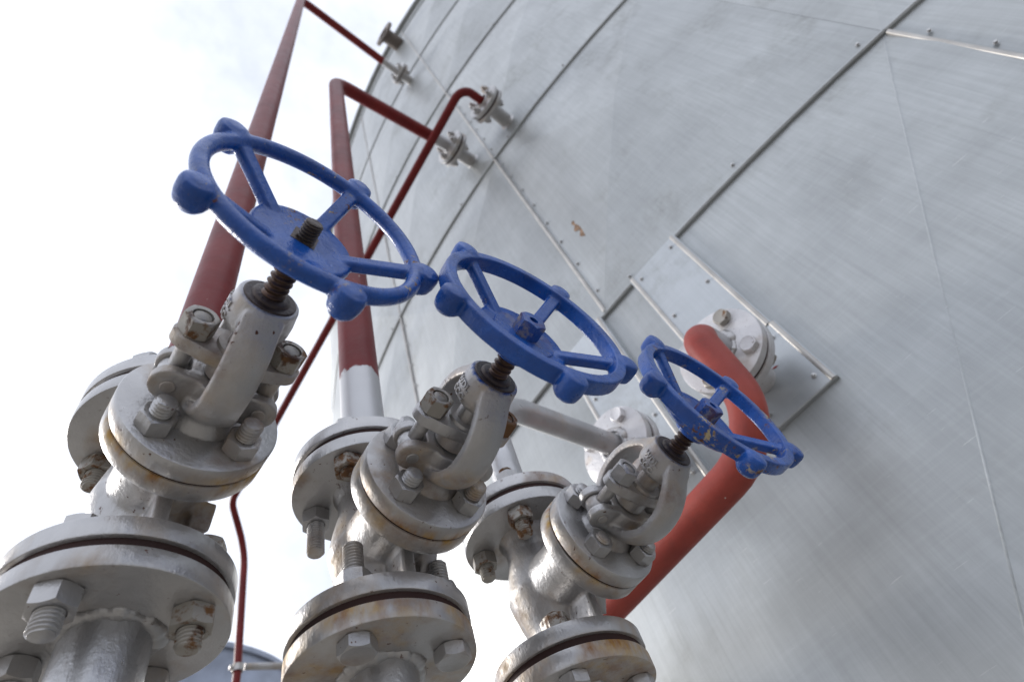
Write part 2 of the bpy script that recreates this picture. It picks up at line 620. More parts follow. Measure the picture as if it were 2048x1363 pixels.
def panel_mesh(z0, z1, H=.045):
    """one rolled sheet with a cross-broken (X-creased) face, its lower edge lapping over the sheet below"""
    n = 12
    g = .004                                   # gap to the neighbour, degrees
    V, F, N = [], [], []
    def point(u, v):
        d = H * (1 - max(abs(u), abs(v)))
        r = TR - .006 + d + .005 * (1 - v) / 2
        return polar(r, u * (DA / 2 - g), tz(z0) + (v + 1) / 2 * (z1 - z0))
    for j in range(n + 1):
        for i in range(n + 1):
            V.append(point(-1 + 2 * i / n, -1 + 2 * j / n))
    hw, hh = math.radians(DA / 2) * TR, (z1 - z0) / 2
    def nrm(u, v, cu, cv):
        a = math.radians(u * DA / 2)
        tx = tv = 0
        if abs(cu) > abs(cv):
            tx = H * math.copysign(1, cu) / hw
        else:
            tv = H * math.copysign(1, cv) / hh
        tv += .005 / 2 / hh
        return Vector((math.cos(a) - tx * math.sin(a), math.sin(a) + tx * math.cos(a), tv)).normalized()
    for j in range(n):
        for i in range(n):
            a, b, c, d = j * (n + 1) + i, j * (n + 1) + i + 1, (j + 1) * (n + 1) + i + 1, (j + 1) * (n + 1) + i
            tris = ((a, b, c), (a, c, d)) if (i < n / 2) == (j < n / 2) else ((a, b, d), (b, c, d))
            for t in tris:
                F.append(t)
                cu = sum(-1 + 2 * (q % (n + 1)) / n for q in t) / 3
                cv = sum(-1 + 2 * (q // (n + 1)) / n for q in t) / 3
                for q in t:
                    N.append(nrm(-1 + 2 * (q % (n + 1)) / n, -1 + 2 * (q // (n + 1)) / n, cu, cv))
    # rolled lower edge and returns of the sheet
    k = len(V)
    zb = tz(z0)
    prof = ((.001, .0), (.0055, -.004), (.0060, -.009), (.003, -.013), (-.014, -.013))
    for pr, pz in prof:
        for i in range(n + 1):
            V.append(polar(TR - .001 + pr, (-1 + 2 * i / n) * (DA / 2 - g), zb + pz))
    for m in range(len(prof) - 1):
        for i in range(n):
            q = (k + m * (n + 1) + i, k + (m + 1) * (n + 1) + i, k + (m + 1) * (n + 1) + i + 1, k + m * (n + 1) + i + 1)
            F.append(q)
            dr, dz = prof[m + 1][0] - prof[m][0], prof[m + 1][1] - prof[m][1]
            for p in q:
                a = math.atan2(V[p][1], V[p][0])
                N.append(Vector((-dz * math.cos(a), -dz * math.sin(a), dr)).normalized())
    for i in range(n):
        q = (i, k + i, k + i + 1, i + 1)
        F.append(q)
        for p in q:
            a = math.atan2(V[p][1], V[p][0])
            N.append(Vector((math.cos(a), math.sin(a), .2)).normalized())
    me = bpy.data.meshes.new('cladding_panel')
    me.from_pydata(V, [], F)
    me.materials.append(M['galv'])
    me.polygons.foreach_set('use_smooth', [True] * len(me.polygons))
    me.normals_split_custom_set([tuple(x) for x in N])
    return me

def wide_panel(z0, z1, H=.013):
    """long sheet with a single diagonal crease; local angle 0 is the foot of the crease"""
    n, rows = 14, 16
    V, F, N = [], [], []
    hw = math.radians(DA) * TR
    hh = z1 - z0
    ln = math.hypot(hw, hh)
    def side(x, z):                             # signed distance from the crease line
        return (x * hh - (z - z0) * hw) / ln
    for j in range(rows + 1):
        v = j / rows
        z = z0 + v * hh
        xc = v * hw
        xs = [-hw + (xc + hw) * i / n for i in range(n + 1)] + [xc + (hw - xc) * i / n for i in range(1, n + 1)]
        for x in xs:
            d = H * max(0, 1 - abs(side(x, z)) / .38) * min(1, (1 - v) / .10, v / .10)
            V.append(polar(TR - .006 + d + .005 * (1 - v), math.degrees(x / TR), tz(z)))
    w = 2 * n + 1
    for j in range(rows):
        for i in range(2 * n):
            q = (j * w + i, j * w + i + 1, (j + 1) * w + i + 1, (j + 1) * w + i)
            sg = -1 if i < n else 1
            F.append(q)
            for p in q:
                a = math.atan2(V[p][1], V[p][0])
                xx, zz = a * TR, V[p][2] - tz(z0) + z0
                sl = H / .38 if abs(side(xx, zz)) < .385 else 0
                tx, tv = sg * sl * hh / ln, -sg * sl * hw / ln + .005 / hh
                N.append(Vector((math.cos(a) - tx * math.sin(a), math.sin(a) + tx * math.cos(a), tv)).normalized())
    k = len(V)
    prof = ((.001, .0), (.0055, -.004), (.0060, -.009), (.003, -.013), (-.014, -.013))
    for pr, pz in prof:
        for i in range(w):
            a = math.atan2(V[i][1], V[i][0])
            V.append(polar(TR - .001 + pr, math.degrees(a), tz(z0) + pz))
    for m in range(len(prof) - 1):
        for i in range(w - 1):
            q = (k + m * w + i, k + (m + 1) * w + i, k + (m + 1) * w + i + 1, k + m * w + i + 1)
            F.append(q)
            dr, dz = prof[m + 1][0] - prof[m][0], prof[m + 1][1] - prof[m][1]
            for p in q:
                a = math.atan2(V[p][1], V[p][0])
                N.append(Vector((-dz * math.cos(a), -dz * math.sin(a), dr)).normalized())
    me = bpy.data.meshes.new('cladding_panel')
    me.from_pydata(V, [], F)
    me.materials.append(M['galv'])
    me.polygons.foreach_set('use_smooth', [True] * len(me.polygons))
    me.normals_split_custom_set([tuple(x) for x in N])
    return me

shell = mesh('tank_shell', lathe([(TR - .03, 0), (TR - .03, tz(6.62))], 180), M['dark_pipe'])
obj('tank_shell', shell, tank)
for z0, z1 in zip(SEAMS, SEAMS[1:]):
    pm = panel_mesh(z0, z1 - .001, .045 if z1 - z0 > .5 else .002)
    for c in range(NCOL):
        if (z0, c) == (SEAMS[1], NCOL - 2):
            pm2 = wide_panel(z0, z1 - .001)
            obj('cladding_panel', pm2, tank, (0, 0, 0), (0, 0, math.radians(A0 - DA)))
            continue
        if (z0, c) == (SEAMS[1], NCOL - 1):
            continue
        obj('cladding_panel', pm, tank, (0, 0, 0), (0, 0, math.radians(A0 + DA * (c + .5))))
# roof: shallow cone with a drip edge
obj('roof', mesh('roof', lathe([(TR + .03, tz(6.60)), (TR + .035, tz(6.63)), (TR + .03, tz(6.66)), (0, tz(7.35))], 180), M['galv']), tank)

# standing beads over the upright joints
def bead_mesh(h, w=.0055, t=.0048):
    s = [(w * math.cos(a), t * math.sin(a)) for a in [PI * k / 8 for k in range(9)]] + [(-w, -.006), (w, -.006)]
    V, F = [], []
    for z in (0, h):
        V += [(TR + b + .001, a, z) for a, b in s]
    m = len(s)
    F = [(i, (i + 1) % m, m + (i + 1) % m, m + i) for i in range(m)] + [tuple(reversed(range(m))), tuple(range(m, 2 * m))]
    return mesh('seam_bead', (V, F), M['bead'], 50)
for b in range(1, 6):
    bm_ = bead_mesh(SEAMS[b + 1] - SEAMS[b] - .02)
    for c in range(-5, 2):
        if (c, b) in ((0, 2), (-1, 1), (-2, 1)):
            continue
        obj('seam_bead', bm_, tank, (0, 0, tz(SEAMS[b])), (0, 0, math.radians(A0 + DA * c)))
# self-tapping screws
scr = mesh('screw', join(lathe([(.0052, 0), (.0052, .0010), (.0034, .0013)], 16), xf(hexnut(.0064, .0042, n=24, both=False), Matrix.Translation((0, 0, .0011)))), M['zinc'])
def screw(deg, z, r=TR + .001, parent=tank):
    a = math.radians(deg)
    o = obj('screw', scr, parent, (r * math.cos(a), r * math.sin(a), tz(z)), (0, PI / 2, 0))
    o.rotation_euler = Euler((0, PI / 2, a), 'XYZ')
    return o
for z in SEAMS[2:5]:
    for k in range(11):
        screw(-161.5 - k * 3.9, z + .022 + rnd.uniform(-.003, .003))
for b in (1, 2, 3):
    for c in (0, -1, -2):
        if (c, b) in ((0, 2), (-1, 1), (-2, 1)):
            continue
        for k in range(8):
            screw(A0 + DA * c + .19, SEAMS[b] + .09 + k * .158 + rnd.uniform(-.006, .006))

# raised diagonal creases pressed into the sheets, and a rusty smear
def crease(a0, za, a1, zb, zlo, zhi, col0):
    V, F = [], []
    n = 24
    for i in range(n + 1):
        t = i / n
        a, z = a0 + (a1 - a0) * t, za + (zb - za) * t
        u = (a - col0) / (DA / 2) - 1
        v = (z - zlo) / (zhi - zlo) * 2 - 1
        r = TR - .006 + .045 * (1 - max(abs(u), abs(v))) + .005 * (1 - v) / 2
        for w, h in ((-.0022, -.0004), (0, .0006), (.0022, -.0004)):
            p = Vector(polar(r + h, a, tz(z)))
            tg = Vector((-math.sin(math.radians(a)), math.cos(math.radians(a)), 0))
            V.append(tuple(p + tg * w))
    for i in range(n):
        for k in range(2):
            F.append((i * 3 + k, i * 3 + k + 1, i * 3 + k + 4, i * 3 + k + 3))
    obj('crease', mesh('crease', (V, F), M['galv'], 180), tank)
CR = []
for i in range(25):
    t = i / 24
    a, z = A0 - DA * t, 1.25 - 1.31 * t
    CR.append(Vector(polar(TR - .006 + .013 * min(1, t / .10, (1 - t) / .10) + .005 * t + .0003, a, tz(z))))
crv = []
for i, p in enumerate(CR):
    rd = Vector((p.x, p.y, 0)).normalized()
    tg = (CR[min(i + 1, 24)] - CR[max(i - 1, 0)]).normalized()
    sd = tg.cross(rd)
    crv += [tuple(p - sd * .0020 - rd * .0006), tuple(p + rd * .0006), tuple(p + sd * .0020 - rd * .0006)]
crf = [(i * 3 + k, i * 3 + k + 1, i * 3 + k + 4, i * 3 + k + 3) for i in range(24) for k in range(2)]
obj('crease', mesh('crease', (crv, crf), M['galv'], 180), tank)
crease(A0 - .15, 2.545, A0 - DA + .1, 1.27, 1.25, 2.565, A0 - DA)
sv, sf = [], []
for i in range(25):
    t = i / 24
    a, z = -173.43 - .02 * math.sin(t * 9), 1.675 - .125 * t
    wd = .017 * (math.sin(PI * min(1, t * 1.05)) ** .6) * (.6 + .4 * math.sin(t * 17 + 1))
    u = (a - (A0 - DA)) / (DA / 2) - 1
    v = (z - 1.25) / 1.315 * 2 - 1
    r = TR - .006 + .045 * (1 - max(abs(u), abs(v))) + .005 * (1 - v) / 2 + .0006
    for w in (-1, 1):
        sv.append(polar(r, a + math.degrees(w * abs(wd) / TR) + .05 * t, tz(z)))
for i in range(24):
    sf.append((i * 2, i * 2 + 1, i * 2 + 3, i * 2 + 2))
obj('rust_smear', mesh('rust_smear', (sv, sf), plain('rust_smear', (.22, .14, .09), .8, 0, .3, 200, .6)), tank)

# cover plates round the nozzles
def cover_plate(a0, a1, z0, z1, lift=.010, screws=3, mat='galv_plate'):
    n = 10
    V, F = [], []
    rr = TR + lift
    prof = [(rr - .016, z0), (rr - .0015, z0), (rr, z0 + .002), (rr, z1 - .002), (rr - .0015, z1), (rr - .016, z1)]
    for r, z in prof:
        for i in range(n + 1):
            V.append(polar(r, a0 + (a1 - a0) * i / n, tz(z)))
    w = n + 1
    for m in range(len(prof) - 1):
        for i in range(n):
            F.append((m * w + i, m * w + i + 1, (m + 1) * w + i + 1, (m + 1) * w + i))
    F.append(tuple(m * w for m in range(len(prof))))
    F.append(tuple(reversed([m * w + n for m in range(len(prof))])))
    p = obj('cover_plate', mesh('cover_plate', (V, F), M[mat], 30), tank)
    for a in (a0, a1):
        c = a + (.085 if a == a0 else -.085) * (1 if a1 > a0 else -1)
        V, F = [], []
        s = [(.0056 * math.cos(t), .0038 * math.sin(t)) for t in [PI * k / 8 for k in range(9)]]
        for z in (z0 + .001, z1 - .001):
            for x, y in s:
                q = Vector(polar(rr + y - .0004, c, tz(z))) + Vector((-math.sin(math.radians(c)), math.cos(math.radians(c)), 0)) * x
                V.append(tuple(q))
        m = len(s)
        F = [(i, i + 1, m + i + 1, m + i) for i in range(m - 1)] + [tuple(reversed(range(m))), tuple(range(m, 2 * m))]
        obj('edge_bead', mesh('edge_bead', (V, F), M['bead'], 50), p)
        if screws:
            for k in range(screws):
                q = screw(c + (.20 if a == min(a0, a1) else -.20), z0 + .03 + (z1 - z0 - .06) * k / max(1, screws - 1), rr + .0005, p)
    return p

cover_plate(-173.27, -171.58, .825, 1.243, .010)
cover_plate(-173.20, -171.52, .640, .823, .012, 2)
cover_plate(-176.25, -174.55, .665, 1.243, .010, 4)

# dabs of red paint beside the right-hand nozzle
for a, z, l, w in ((-172.33, .741, .020, .0028),):
    V = []
    for i in range(9):
        t = i / 8
        ww = w * math.sin(PI * (.08 + .84 * t)) * (.7 + .3 * math.sin(t * 11))
        for q in (-1, 1):
            V.append(polar(TR + .0126, a + math.degrees(t * l / TR), tz(z + q * ww - .004 * t)))
    obj('paint_dab', mesh('paint_dab', (V, [(i * 2, i * 2 + 2, i * 2 + 3, i * 2 + 1) for i in range(8)]), plain('red_dab', (.26, .035, .03), .5)), tank)

# ------------------------------------------------------------------ bolts, flanges
AF = .0280
NUT = {k: mesh('nut', hexnut(AF, .0165, .0097), M[k]) for k in ('silver', 'silver_stain', 'rust_lo', 'rust_mid', 'rust_hi')}
HEAD = {k: mesh('bolt_head', hexnut(AF * 1.0, .0125, dish=.0007), M[k]) for k in ('silver', 'silver_stain', 'rust_lo', 'rust_mid', 'sunlit_flange')}
STUD = {}
def stud_mesh(z0, z1, mat, r=.0093, pitch=.0032):
    key = (round(z0, 4), round(z1, 4), mat, r)
    if key not in STUD:
        STUD[key] = mesh('stud', thread(r, .0018, pitch, z0, z1, 28), M[mat], 60)
    return STUD[key]

RL, TL, GAP = .0825, .0175, .004            # line flange radius, thickness, half gap
ZF = .1005                                  # valve centre to joint plane
FL_LOW = mesh('pipe_flange', disc(RL, -TL, 0, .0018, r0=.028), M['silver'])

def joint_bolts(parent, up, specs, yaw, bc=.0615):
    """four bolts of a joint whose plane is z = 0 in the parent's frame.
    each spec: (kind of underside, material, kind of topside, material, stud length below, above)"""
    for k, (lo, lm, hi, hm, sl, sh) in enumerate(specs):
        a = math.radians(45 + 90 * k) + yaw
        x, y = bc * math.cos(a), bc * math.sin(a)
        tl = GAP + TL
        z0 = -tl - (.017 + sl if lo == 'nut' else .002)
        z1 = tl + (.017 + sh if hi == 'nut' else .002)
        obj('stud', stud_mesh(z0, z1, lm if lo == 'nut' else hm), parent, (x, y, 0))
        ro = rnd.uniform(0, PI / 3)
        nm = NUT if lo == 'nut' else HEAD
        obj('nut' if lo == 'nut' else 'bolt_head', nm[lm], parent, (x, y, -tl), (PI, 0, ro))
        nm = NUT if hi == 'nut' else HEAD
        obj('nut' if hi == 'nut' else 'bolt_head', nm[hm], parent, (x, y, tl), (0, 0, rnd.uniform(0, PI / 3)))

def weld_bead(r0, r1, z, n=120, seed=0):
    rr = random.Random(seed)
    ph = [rr.uniform(0, 6.28) for _ in range(5)]
    V, F = [], []
    m = 10
    for i in range(n):
        t = 2 * PI * i / n
        w = 1 + .22 * math.sin(2 * t + ph[0]) + .16 * math.sin(5 * t + ph[1]) + .10 * math.sin(9 * t + ph[2]) + .05 * math.sin(17 * t + ph[3]) + .035 * math.sin(31 * t + ph[4])
        for k in range(m):
            a = -.15 + (PI / 2 + .3) * k / (m - 1)
            rad = (r1 - r0) * w
            V.append(((r0 - .001 + rad * math.cos(a)) * math.cos(t), (r0 - .001 + rad * math.cos(a)) * math.sin(t), z - rad * .75 * math.sin(a)))
    for i in range(n):
        j = (i + 1) % n
        for k in range(m - 1):
            F.append((i * m + k, i * m + k + 1, j * m + k + 1, j * m + k))
    return V, F

# ------------------------------------------------------------------ globe valves
# bonnet parts are built with their axis along z and then turned so that they point at -y
BR = (PI / 2, 0, 0)
def build_body():
    vs = [sphere(.047, (0, 0, 0), (.93, 1.0, 1.0), 40)]
    # bonnet neck towards -y
    vs.append(xf(lathe([(.036, -.01), (.039, .02), (.0395, .055), (.041, .074), (.046, .089)], 48), Matrix.Rotation(PI / 2, 4, 'X')))
    for s in (1, -1):
        p = [(.046, .0), (.040, .028), (.034, .050), (.0335, .066), (.038, .077), (.042, .084)]
        v, f = lathe(p, 48)
        vs.append(([(x, y, z * s) for x, y, z in v], [tuple(reversed(q)) for q in f] if s < 0 else f))
    # stiffening ribs from the neck to the end flanges
    for s in (1, -1):
        v, f = box(-.0065, .0065, -.066, -.015, .02, .083)
        vs.append(([(x, y, z * s) for x, y, z in v], [tuple(reversed(q)) for q in f] if s < 0 else f))
    # a slanting boss on the flank
    v, f = box(-.009, .009, -.05, .03, -.012, .012)
    vs.append(xf((v, f), Matrix.Translation((.036, 0, -.01)) @ Matrix.Rotation(.5, 4, 'X')))
    return cast_union(vs, .0021, 7)

def arm_path(s):
    P = [(.1385, .012), (.1435, .026), (.153, .037), (.168, .0455), (.186, .0475), (.203, .0440), (.217, .0355), (.2275, .0255), (.2365, .0185)]
    pts = [Vector((0, s * y, h)) for h, y in P]
    # smooth
    out = []
    for i in range(len(pts) - 1):
        p0, p1, p2, p3 = pts[max(i - 1, 0)], pts[i], pts[i + 1], pts[min(i + 2, len(pts) - 1)]
        for k in range(5):
            t = k / 5
            out.append(.5 * ((2 * p1) + (p2 - p0) * t + (2 * p0 - 5 * p1 + 4 * p2 - p3) * t * t + (3 * p1 - p0 - 3 * p2 + p3) * t ** 3))
    out.append(pts[-1])
    return out

def build_yoke():
    vs = []
    vs.append(lathe([(.0335, .121), (.031, .1255), (.0275, .130), (.0265, .137), (.026, .150), (.025, .163)], 56))
    # hinge ears for the swing bolts
    for sx in (1, -1):
        for zc in (-.0125, .0125):
            v, f = lathe([(.0142, zc - .0050), (.0142, zc + .0050)], 40)
            # ear disc with axis along y (up)
            d = xf((v, f), Matrix.Translation((sx * .0345, 0, .1495)) @ Matrix.Rotation(PI / 2, 4, 'X'))
            vs.append(d)
            x0, x1 = sorted((sx * .010, sx * .0345))
            vs.append(box(x0, x1, -zc - .0050, -zc + .0050, .1353, .1637))
    # bowed arms
    for s in (1, -1):
        P = arm_path(s)
        sec = []
        for i in range(len(P)):
            t = i / (len(P) - 1)
            w = .0305 + .011 * max(0, 1 - t / .40) ** 1.6 - .001 * max(0, (t - .75) / .25)
            o = -s
            sec.append([(w * (k / 8 - .5), o * (.0035 + .0045 * (1 - (k / 4 - 1) ** 2))) for k in range(9)] + [(w / 2, -o * .0045), (-w / 2, -o * .0045)])
        vs.append(sweep(P, sec, (1, 0, 0)))
    # top boss that carries the yoke nut
    vs.append(lathe([(.0125, .2105), (.0185, .2115), (.0228, .2150), (.0250, .221), (.0250, .230), (.0238, .239), (.0236, .2425), (.0228, .2438)], 56))
    return cast_union(vs, .0014, 3)

def build_gland():
    """oval gland plate with a boss round the stem"""
    n = 64
    V, F, rings = [], [], []
    for z, sc in ((.1805, .94), (.182, 1), (.1905, 1), (.1925, .93)):
        rings.append(len(V))
        for i in range(n):
            t = 2 * PI * i / n
            x, y = .049 * math.cos(t), .0205 * math.sin(t)
            # lobed ends
            x = math.copysign(min(abs(x), .049), x)
            e = max(0, abs(math.cos(t)) - .55) / .45
            y = y * (1 - e) + math.copysign(min(.0145, abs(math.sin(t)) * .0235), y) * e
            V.append((x * sc, y * sc, z))
    for a, b in zip(rings, rings[1:]):
        F += [(a + i, a + (i + 1) % n, b + (i + 1) % n, b + i) for i in range(n)]
    F.append(tuple(reversed(range(n))))
    F.append(tuple(range(rings[-1], rings[-1] + n)))
    return join((V, F), lathe([(.0165, .165), (.0165, .181)], 40), lathe([(.0185, .192), (.0178, .1955), (.0125, .196)], 40))

BODY = build_body()
YOKE = build_yoke()
EYE = join(tube([(0, 0, .158), (0, 0, .200)], .0068, 24), xf(lathe([(.0105, -.0068), (.0112, -.004), (.0112, .004), (.0105, .0068)], 32), Matrix.Translation((0, 0, .1495)) @ Matrix.Rotation(PI / 2, 4, 'X')))
GNUT_V = hexnut(.0228, .0165, .0078)
PIN_V = xf(lathe([(.0050, -.0190), (.0056, -.0184), (.0056, .0184), (.0050, .0190)], 28), Matrix.Rotation(PI / 2, 4, 'X'))
BN_V = hexnut(.0245, .0150, .0084)

def wheel_casting(kind, mat):
    """dished five-spoke handwheel, axis z, knob plane at z = 0"""
    dish = -.0195 if kind == 'round' else -.0180
    Rr = .0812 if kind == 'round' else .0820
    vs = []
    n = 96
    V, F = [], []
    sec = [(.0060 * math.cos(2 * PI * k / 16), .0066 * math.sin(2 * PI * k / 16)) for k in range(16)] if kind == 'round' else rrect(.0100, .0142, .0012, 3)
    m = len(sec)
    for i in range(n):
        t = 2 * PI * i / n
        for a, b in sec:
            V.append(((Rr + a) * math.cos(t), (Rr + a) * math.sin(t), b))
    for i in range(n):
        j = (i + 1) % n
        for k in range(m):
            l = (k + 1) % m
            F.append((i * m + k, j * m + k, j * m + l, i * m + l))
    vs.append((V, F))
    hubr = .0395 if kind == 'round' else .0430
    vs.append(lathe([(.016, dish - .022), (.018, dish - .013), (hubr - .005, dish - .0105), (hubr, dish - .007), (hubr, dish - .002), (hubr - .002, dish)], 56))
    for k in range(5):
        a = 2 * PI * k / 5
        P = [Vector((.026, 0, dish - .0060)), Vector((.082, 0, -.0005))]
        s = rrect(.0125, .0095, .003) if kind == 'round' else rrect(.0120, .0090, .0022)
        # section a-axis across (y)
        sp = sweep(P, s, (0, 1, 0))
        vs.append(xf(sp, Matrix.Rotation(a, 4, 'Z')))
        kr = .0112 if kind == 'round' else .0110
        kp = [(0, -.0150), (kr * .55, -.0138), (kr * .88, -.0095), (kr, -.0035), (kr, .0035), (kr * .9, .0068), (kr * .62, .0078), (kr * .55, .0086), (0, .0090)]
        if kind != 'round':
            kp = [(0, -.0125), (kr * .6, -.0118), (kr * .92, -.0085), (kr, -.0035), (kr, .0045), (kr * .88, .0082), (kr * .5, .0094), (0, .0096)]
        vs.append(xf(lathe(kp, 32), Matrix.Rotation(a, 4, 'Z') @ Matrix.Translation((.0900, 0, 0))))
    me = cast_union(vs, .0011, 4 if kind == 'round' else 2)
    def key(c):
        r = math.hypot(c.x, c.y)
        t = math.atan2(c.y, c.x) % (2 * PI)
        k = int(round(t / (2 * PI / 5))) % 5
        a = 2 * PI * k / 5
        if math.hypot(c.x - .0900 * math.cos(a), c.y - .0900 * math.sin(a)) < .0122 and r > Rr + .0035:
            return ('knob', k)
        if r < hubr + .0012:
            return ('hub', 0)
        if r < Rr - .0064:
            return ('spoke', k)
        return ('handwheel', 0)
    out = split_mesh(me, key)
    for p in out.values():
        p.materials.append(mat)
    return out

def text_relief(body, size, depth):
    cu = bpy.data.curves.new('lettering', 'FONT')
    cu.body = body
    cu.size = size
    cu.extrude = depth
    cu.bevel_depth = .00035
    cu.bevel_resolution = 1
    cu.align_x = 'CENTER'
    cu.align_y = 'CENTER'
    cu.space_character = 1.12
    o = bpy.data.objects.new('lettering', cu)
    COL.objects.link(o)
    dg = bpy.context.evaluated_depsgraph_get()
    me = bpy.data.meshes.new_from_object(o.evaluated_get(dg))
    v = [tuple(p.co) for p in me.vertices]
    f = [tuple(p.vertices) for p in me.polygons]
    bpy.data.objects.remove(o)
    bpy.data.curves.remove(cu)
    bpy.data.meshes.remove(me)
    return v, f

def wrap_letters(rows, r, ang, size):
    """raised letters round the yoke boss, axis z; rows = [(text, height)]"""
    parts = []
    for s, h in rows:
        v, f = text_relief(s, size, .0008)
        w = []
        for x, y, z in v:
            a = ang + x / r
            w.append(((r + z) * math.cos(a), (r + z) * math.sin(a), h + y))
        parts.append((w, f))
    return join(*parts)

WHEELS = {'round': wheel_casting('round', M['blue1'])}
WHEELS['square'] = wheel_casting('square', M['blue2'])

def make_valve(label, c, yaw, hw, phase, wk, wmat, body_mat, tilt=(0, 0), hub_nut=True, stem_top=None, gnut=('rust_mid', 'rust_mid'), bn=None, stem_mat='stem', sl=.012, letters=None):
    v = thing('globe_valve', label, 'valve', c, yaw, 'globe valves on the pipes in front of the tank')
    def part(name, me, parent=v, loc=(0, 0, 0), rot=BR, mat=None):
        if mat is not None:
            me = me.copy()
            me.materials.clear()
            me.materials.append(M[mat])
        return obj(name, me, parent, loc, rot)
    b = part('body', BODY, rot=(0, 0, 0), mat=body_mat)
    for p in b.data.polygons:
        p.use_smooth = True
    for s in (1, -1):
        z0, z1 = sorted((s * (ZF - GAP - TL), s * (ZF - GAP)))
        part('end_flange', mesh('end_flange', disc(RL, z0, z1, .0018), M['silver']), rot=(0, 0, 0))
    part('body_flange', mesh('body_flange', disc(.0634, .0850, .1030, .0022), M['joint_bonnet']))
    part('bonnet_gasket', mesh('bonnet_gasket', lathe([(.0615, .1028), (.0615, .1048)], 72), M['gasket']))
    part('bonnet_flange', mesh('bonnet_flange', disc(.0634, .1046, .1219, .0022), M['joint_bonnet']))
    y = part('yoke', YOKE, mat=body_mat)
    for p in y.data.polygons:
        p.use_smooth = True
    part('gland_flange', mesh('gland_flange', build_gland(), M['silver_stain'], 40))
    for i, sx in enumerate((-1, 1)):
        g = part('swing_bolt', mesh('swing_bolt', EYE, M['silver_stain']), loc=(sx * .0345, 0, 0))
        obj('gland_nut', mesh('gland_nut', GNUT_V, M[gnut[i]]), g, (0, 0, .1925), (0, 0, rnd.uniform(0, 1)))
        obj('bolt_end', mesh('bolt_end', thread(.0074, .0009, .0018, .196, .2078, 24), M[gnut[i]], 60), g)
        part('hinge_pin', mesh('hinge_pin', PIN_V, M['silver_stain']), loc=(sx * .0345, -.1495, 0))
    # stem with trapezoidal thread, plain gland section
    st = part('stem', mesh('stem', thread(.0093, .0021, .0055, .2, hw - .0235, 40, 10, .003, .35), M[stem_mat], 50))
    obj('plain_stem', mesh('plain_stem', lathe([(.0118, .17), (.0118, .215)], 36), M['silver_stain' if body_mat != 'cast' else 'silver']), st)
    if stem_top:
        obj('stem_end', mesh('stem_end', thread(.0071, .0012, .0026, hw - .03, stem_top, 32, 8, .0015, .4), M['grease'], 50), st)
    yn = part('yoke_nut', mesh('yoke_nut', join(lathe([(.0203, .240), (.0203, .2446), (.0196, .2452), (.0150, .2452)], 56), lathe([(.0152, .2445), (.0140, .2472), (.0128, .2480), (.0088, .2482)], 40)), M['grease'], 40))
    # bonnet studs and nuts
    bn = bn or ['silver'] * 4
    for k in range(4):
        a = math.radians(45 + 90 * k)
        p = (.0448 * math.cos(a), -.1219, .0448 * math.sin(a))
        s = obj('bonnet_stud', stud_mesh(-.01, .0150 + sl + (.004 if k % 2 else 0), 'silver_stain' if bn[k] != 'silver' else 'silver', .0084, .0030), v, p, BR)
        obj('bonnet_nut', mesh('bonnet_nut', BN_V, M[bn[k]]), s, (0, 0, 0), (0, 0, rnd.uniform(0, PI / 3)))
    if letters:
        part('raised_lettering', mesh('raised_lettering', wrap_letters(*letters), M[body_mat], 30))
    # handwheel
    W = WHEELS[wk]
    rotm = Euler((tilt[1], -tilt[0], phase), 'XYZ')
    hwm = W[('handwheel', 0)].copy()
    hwm.materials.clear()
    hwm.materials.append(M[wmat])
    rim = obj('handwheel', hwm, v)
    mb = Matrix.Rotation(PI / 2, 4, 'X') @ Matrix.Translation((0, 0, hw)) @ Matrix.Rotation(tilt[1], 4, 'X') @ Matrix.Rotation(-tilt[0], 4, 'Y') @ Matrix.Rotation(phase, 4, 'Z')
    rim.matrix_local = mb
    for key in sorted(W):
        if key[0] == 'handwheel':
            continue
        m2 = W[key].copy()
        m2.materials.clear()
        m2.materials.append(M[wmat])
        obj(key[0], m2, rim)
    if hub_nut:
        obj('hub_washer', mesh('hub_washer', lathe([(.0295, 0), (.0295, .0012), (.0288, .0019), (0, .0019)], 56), M[wmat]), rim, (0, 0, -.0182))
        obj('hub_nut', mesh('hub_nut', hexnut(.0218, .0160, .0042), M[wmat]), rim, (0, 0, -.0172), (0, 0, .35))
    else:
        # square recess washer of dark grease round the bare stem end
        obj('stem_recess', mesh('stem_recess', xf(box(-.0092, .0092, -.0092, .0092, 0, .0006), Matrix.Rotation(.5, 4, 'Z')), M['grease']), rim, (0, 0, -.0197))
    return v

VC = [(.0375, .4807, .4205), (.2478, .4685, .3975), (.4700, .4730, .3828)]
VY = [.0825, 0., -.0072]
make_valve('large silver globe valve nearest the camera, chipped blue handwheel with bare threaded stem end', VC[0], VY[0],
           .3194, 2.466, 'round', 'blue1', 'cast_stain', (-.0249, .0684), False, .3150, ('rust_lo', 'rust_mid'), ['silver', 'silver', 'silver', 'silver_stain'],
           letters=([('WDL', .2300), ('CCC', .2205)], .0249, math.radians(183), .0085))
make_valve('middle silver globe valve of the row, blue handwheel with hex nut on its hub', VC[1], VY[1],
           .3088, 2.2017, 'square', 'blue2', 'silver_over', gnut=('rust_lo', 'rust_hi'), bn=['silver', 'silver', 'silver_stain', 'silver_stain'], sl=.010,
           letters=([('WDL', .2300), ('CCC', .2205)], .0249, math.radians(186), .0085))
make_valve('farthest silver globe valve by the tank, worn blue handwheel in front of red pipe', VC[2], VY[2],
           .3096, 1.967, 'square', 'blue3', 'cast', gnut=('silver', 'rust_mid'), sl=.003, stem_mat='stem',
           letters=([('WDL', .2300), ('CCC', .2205)], .0249, math.radians(192), .0085))

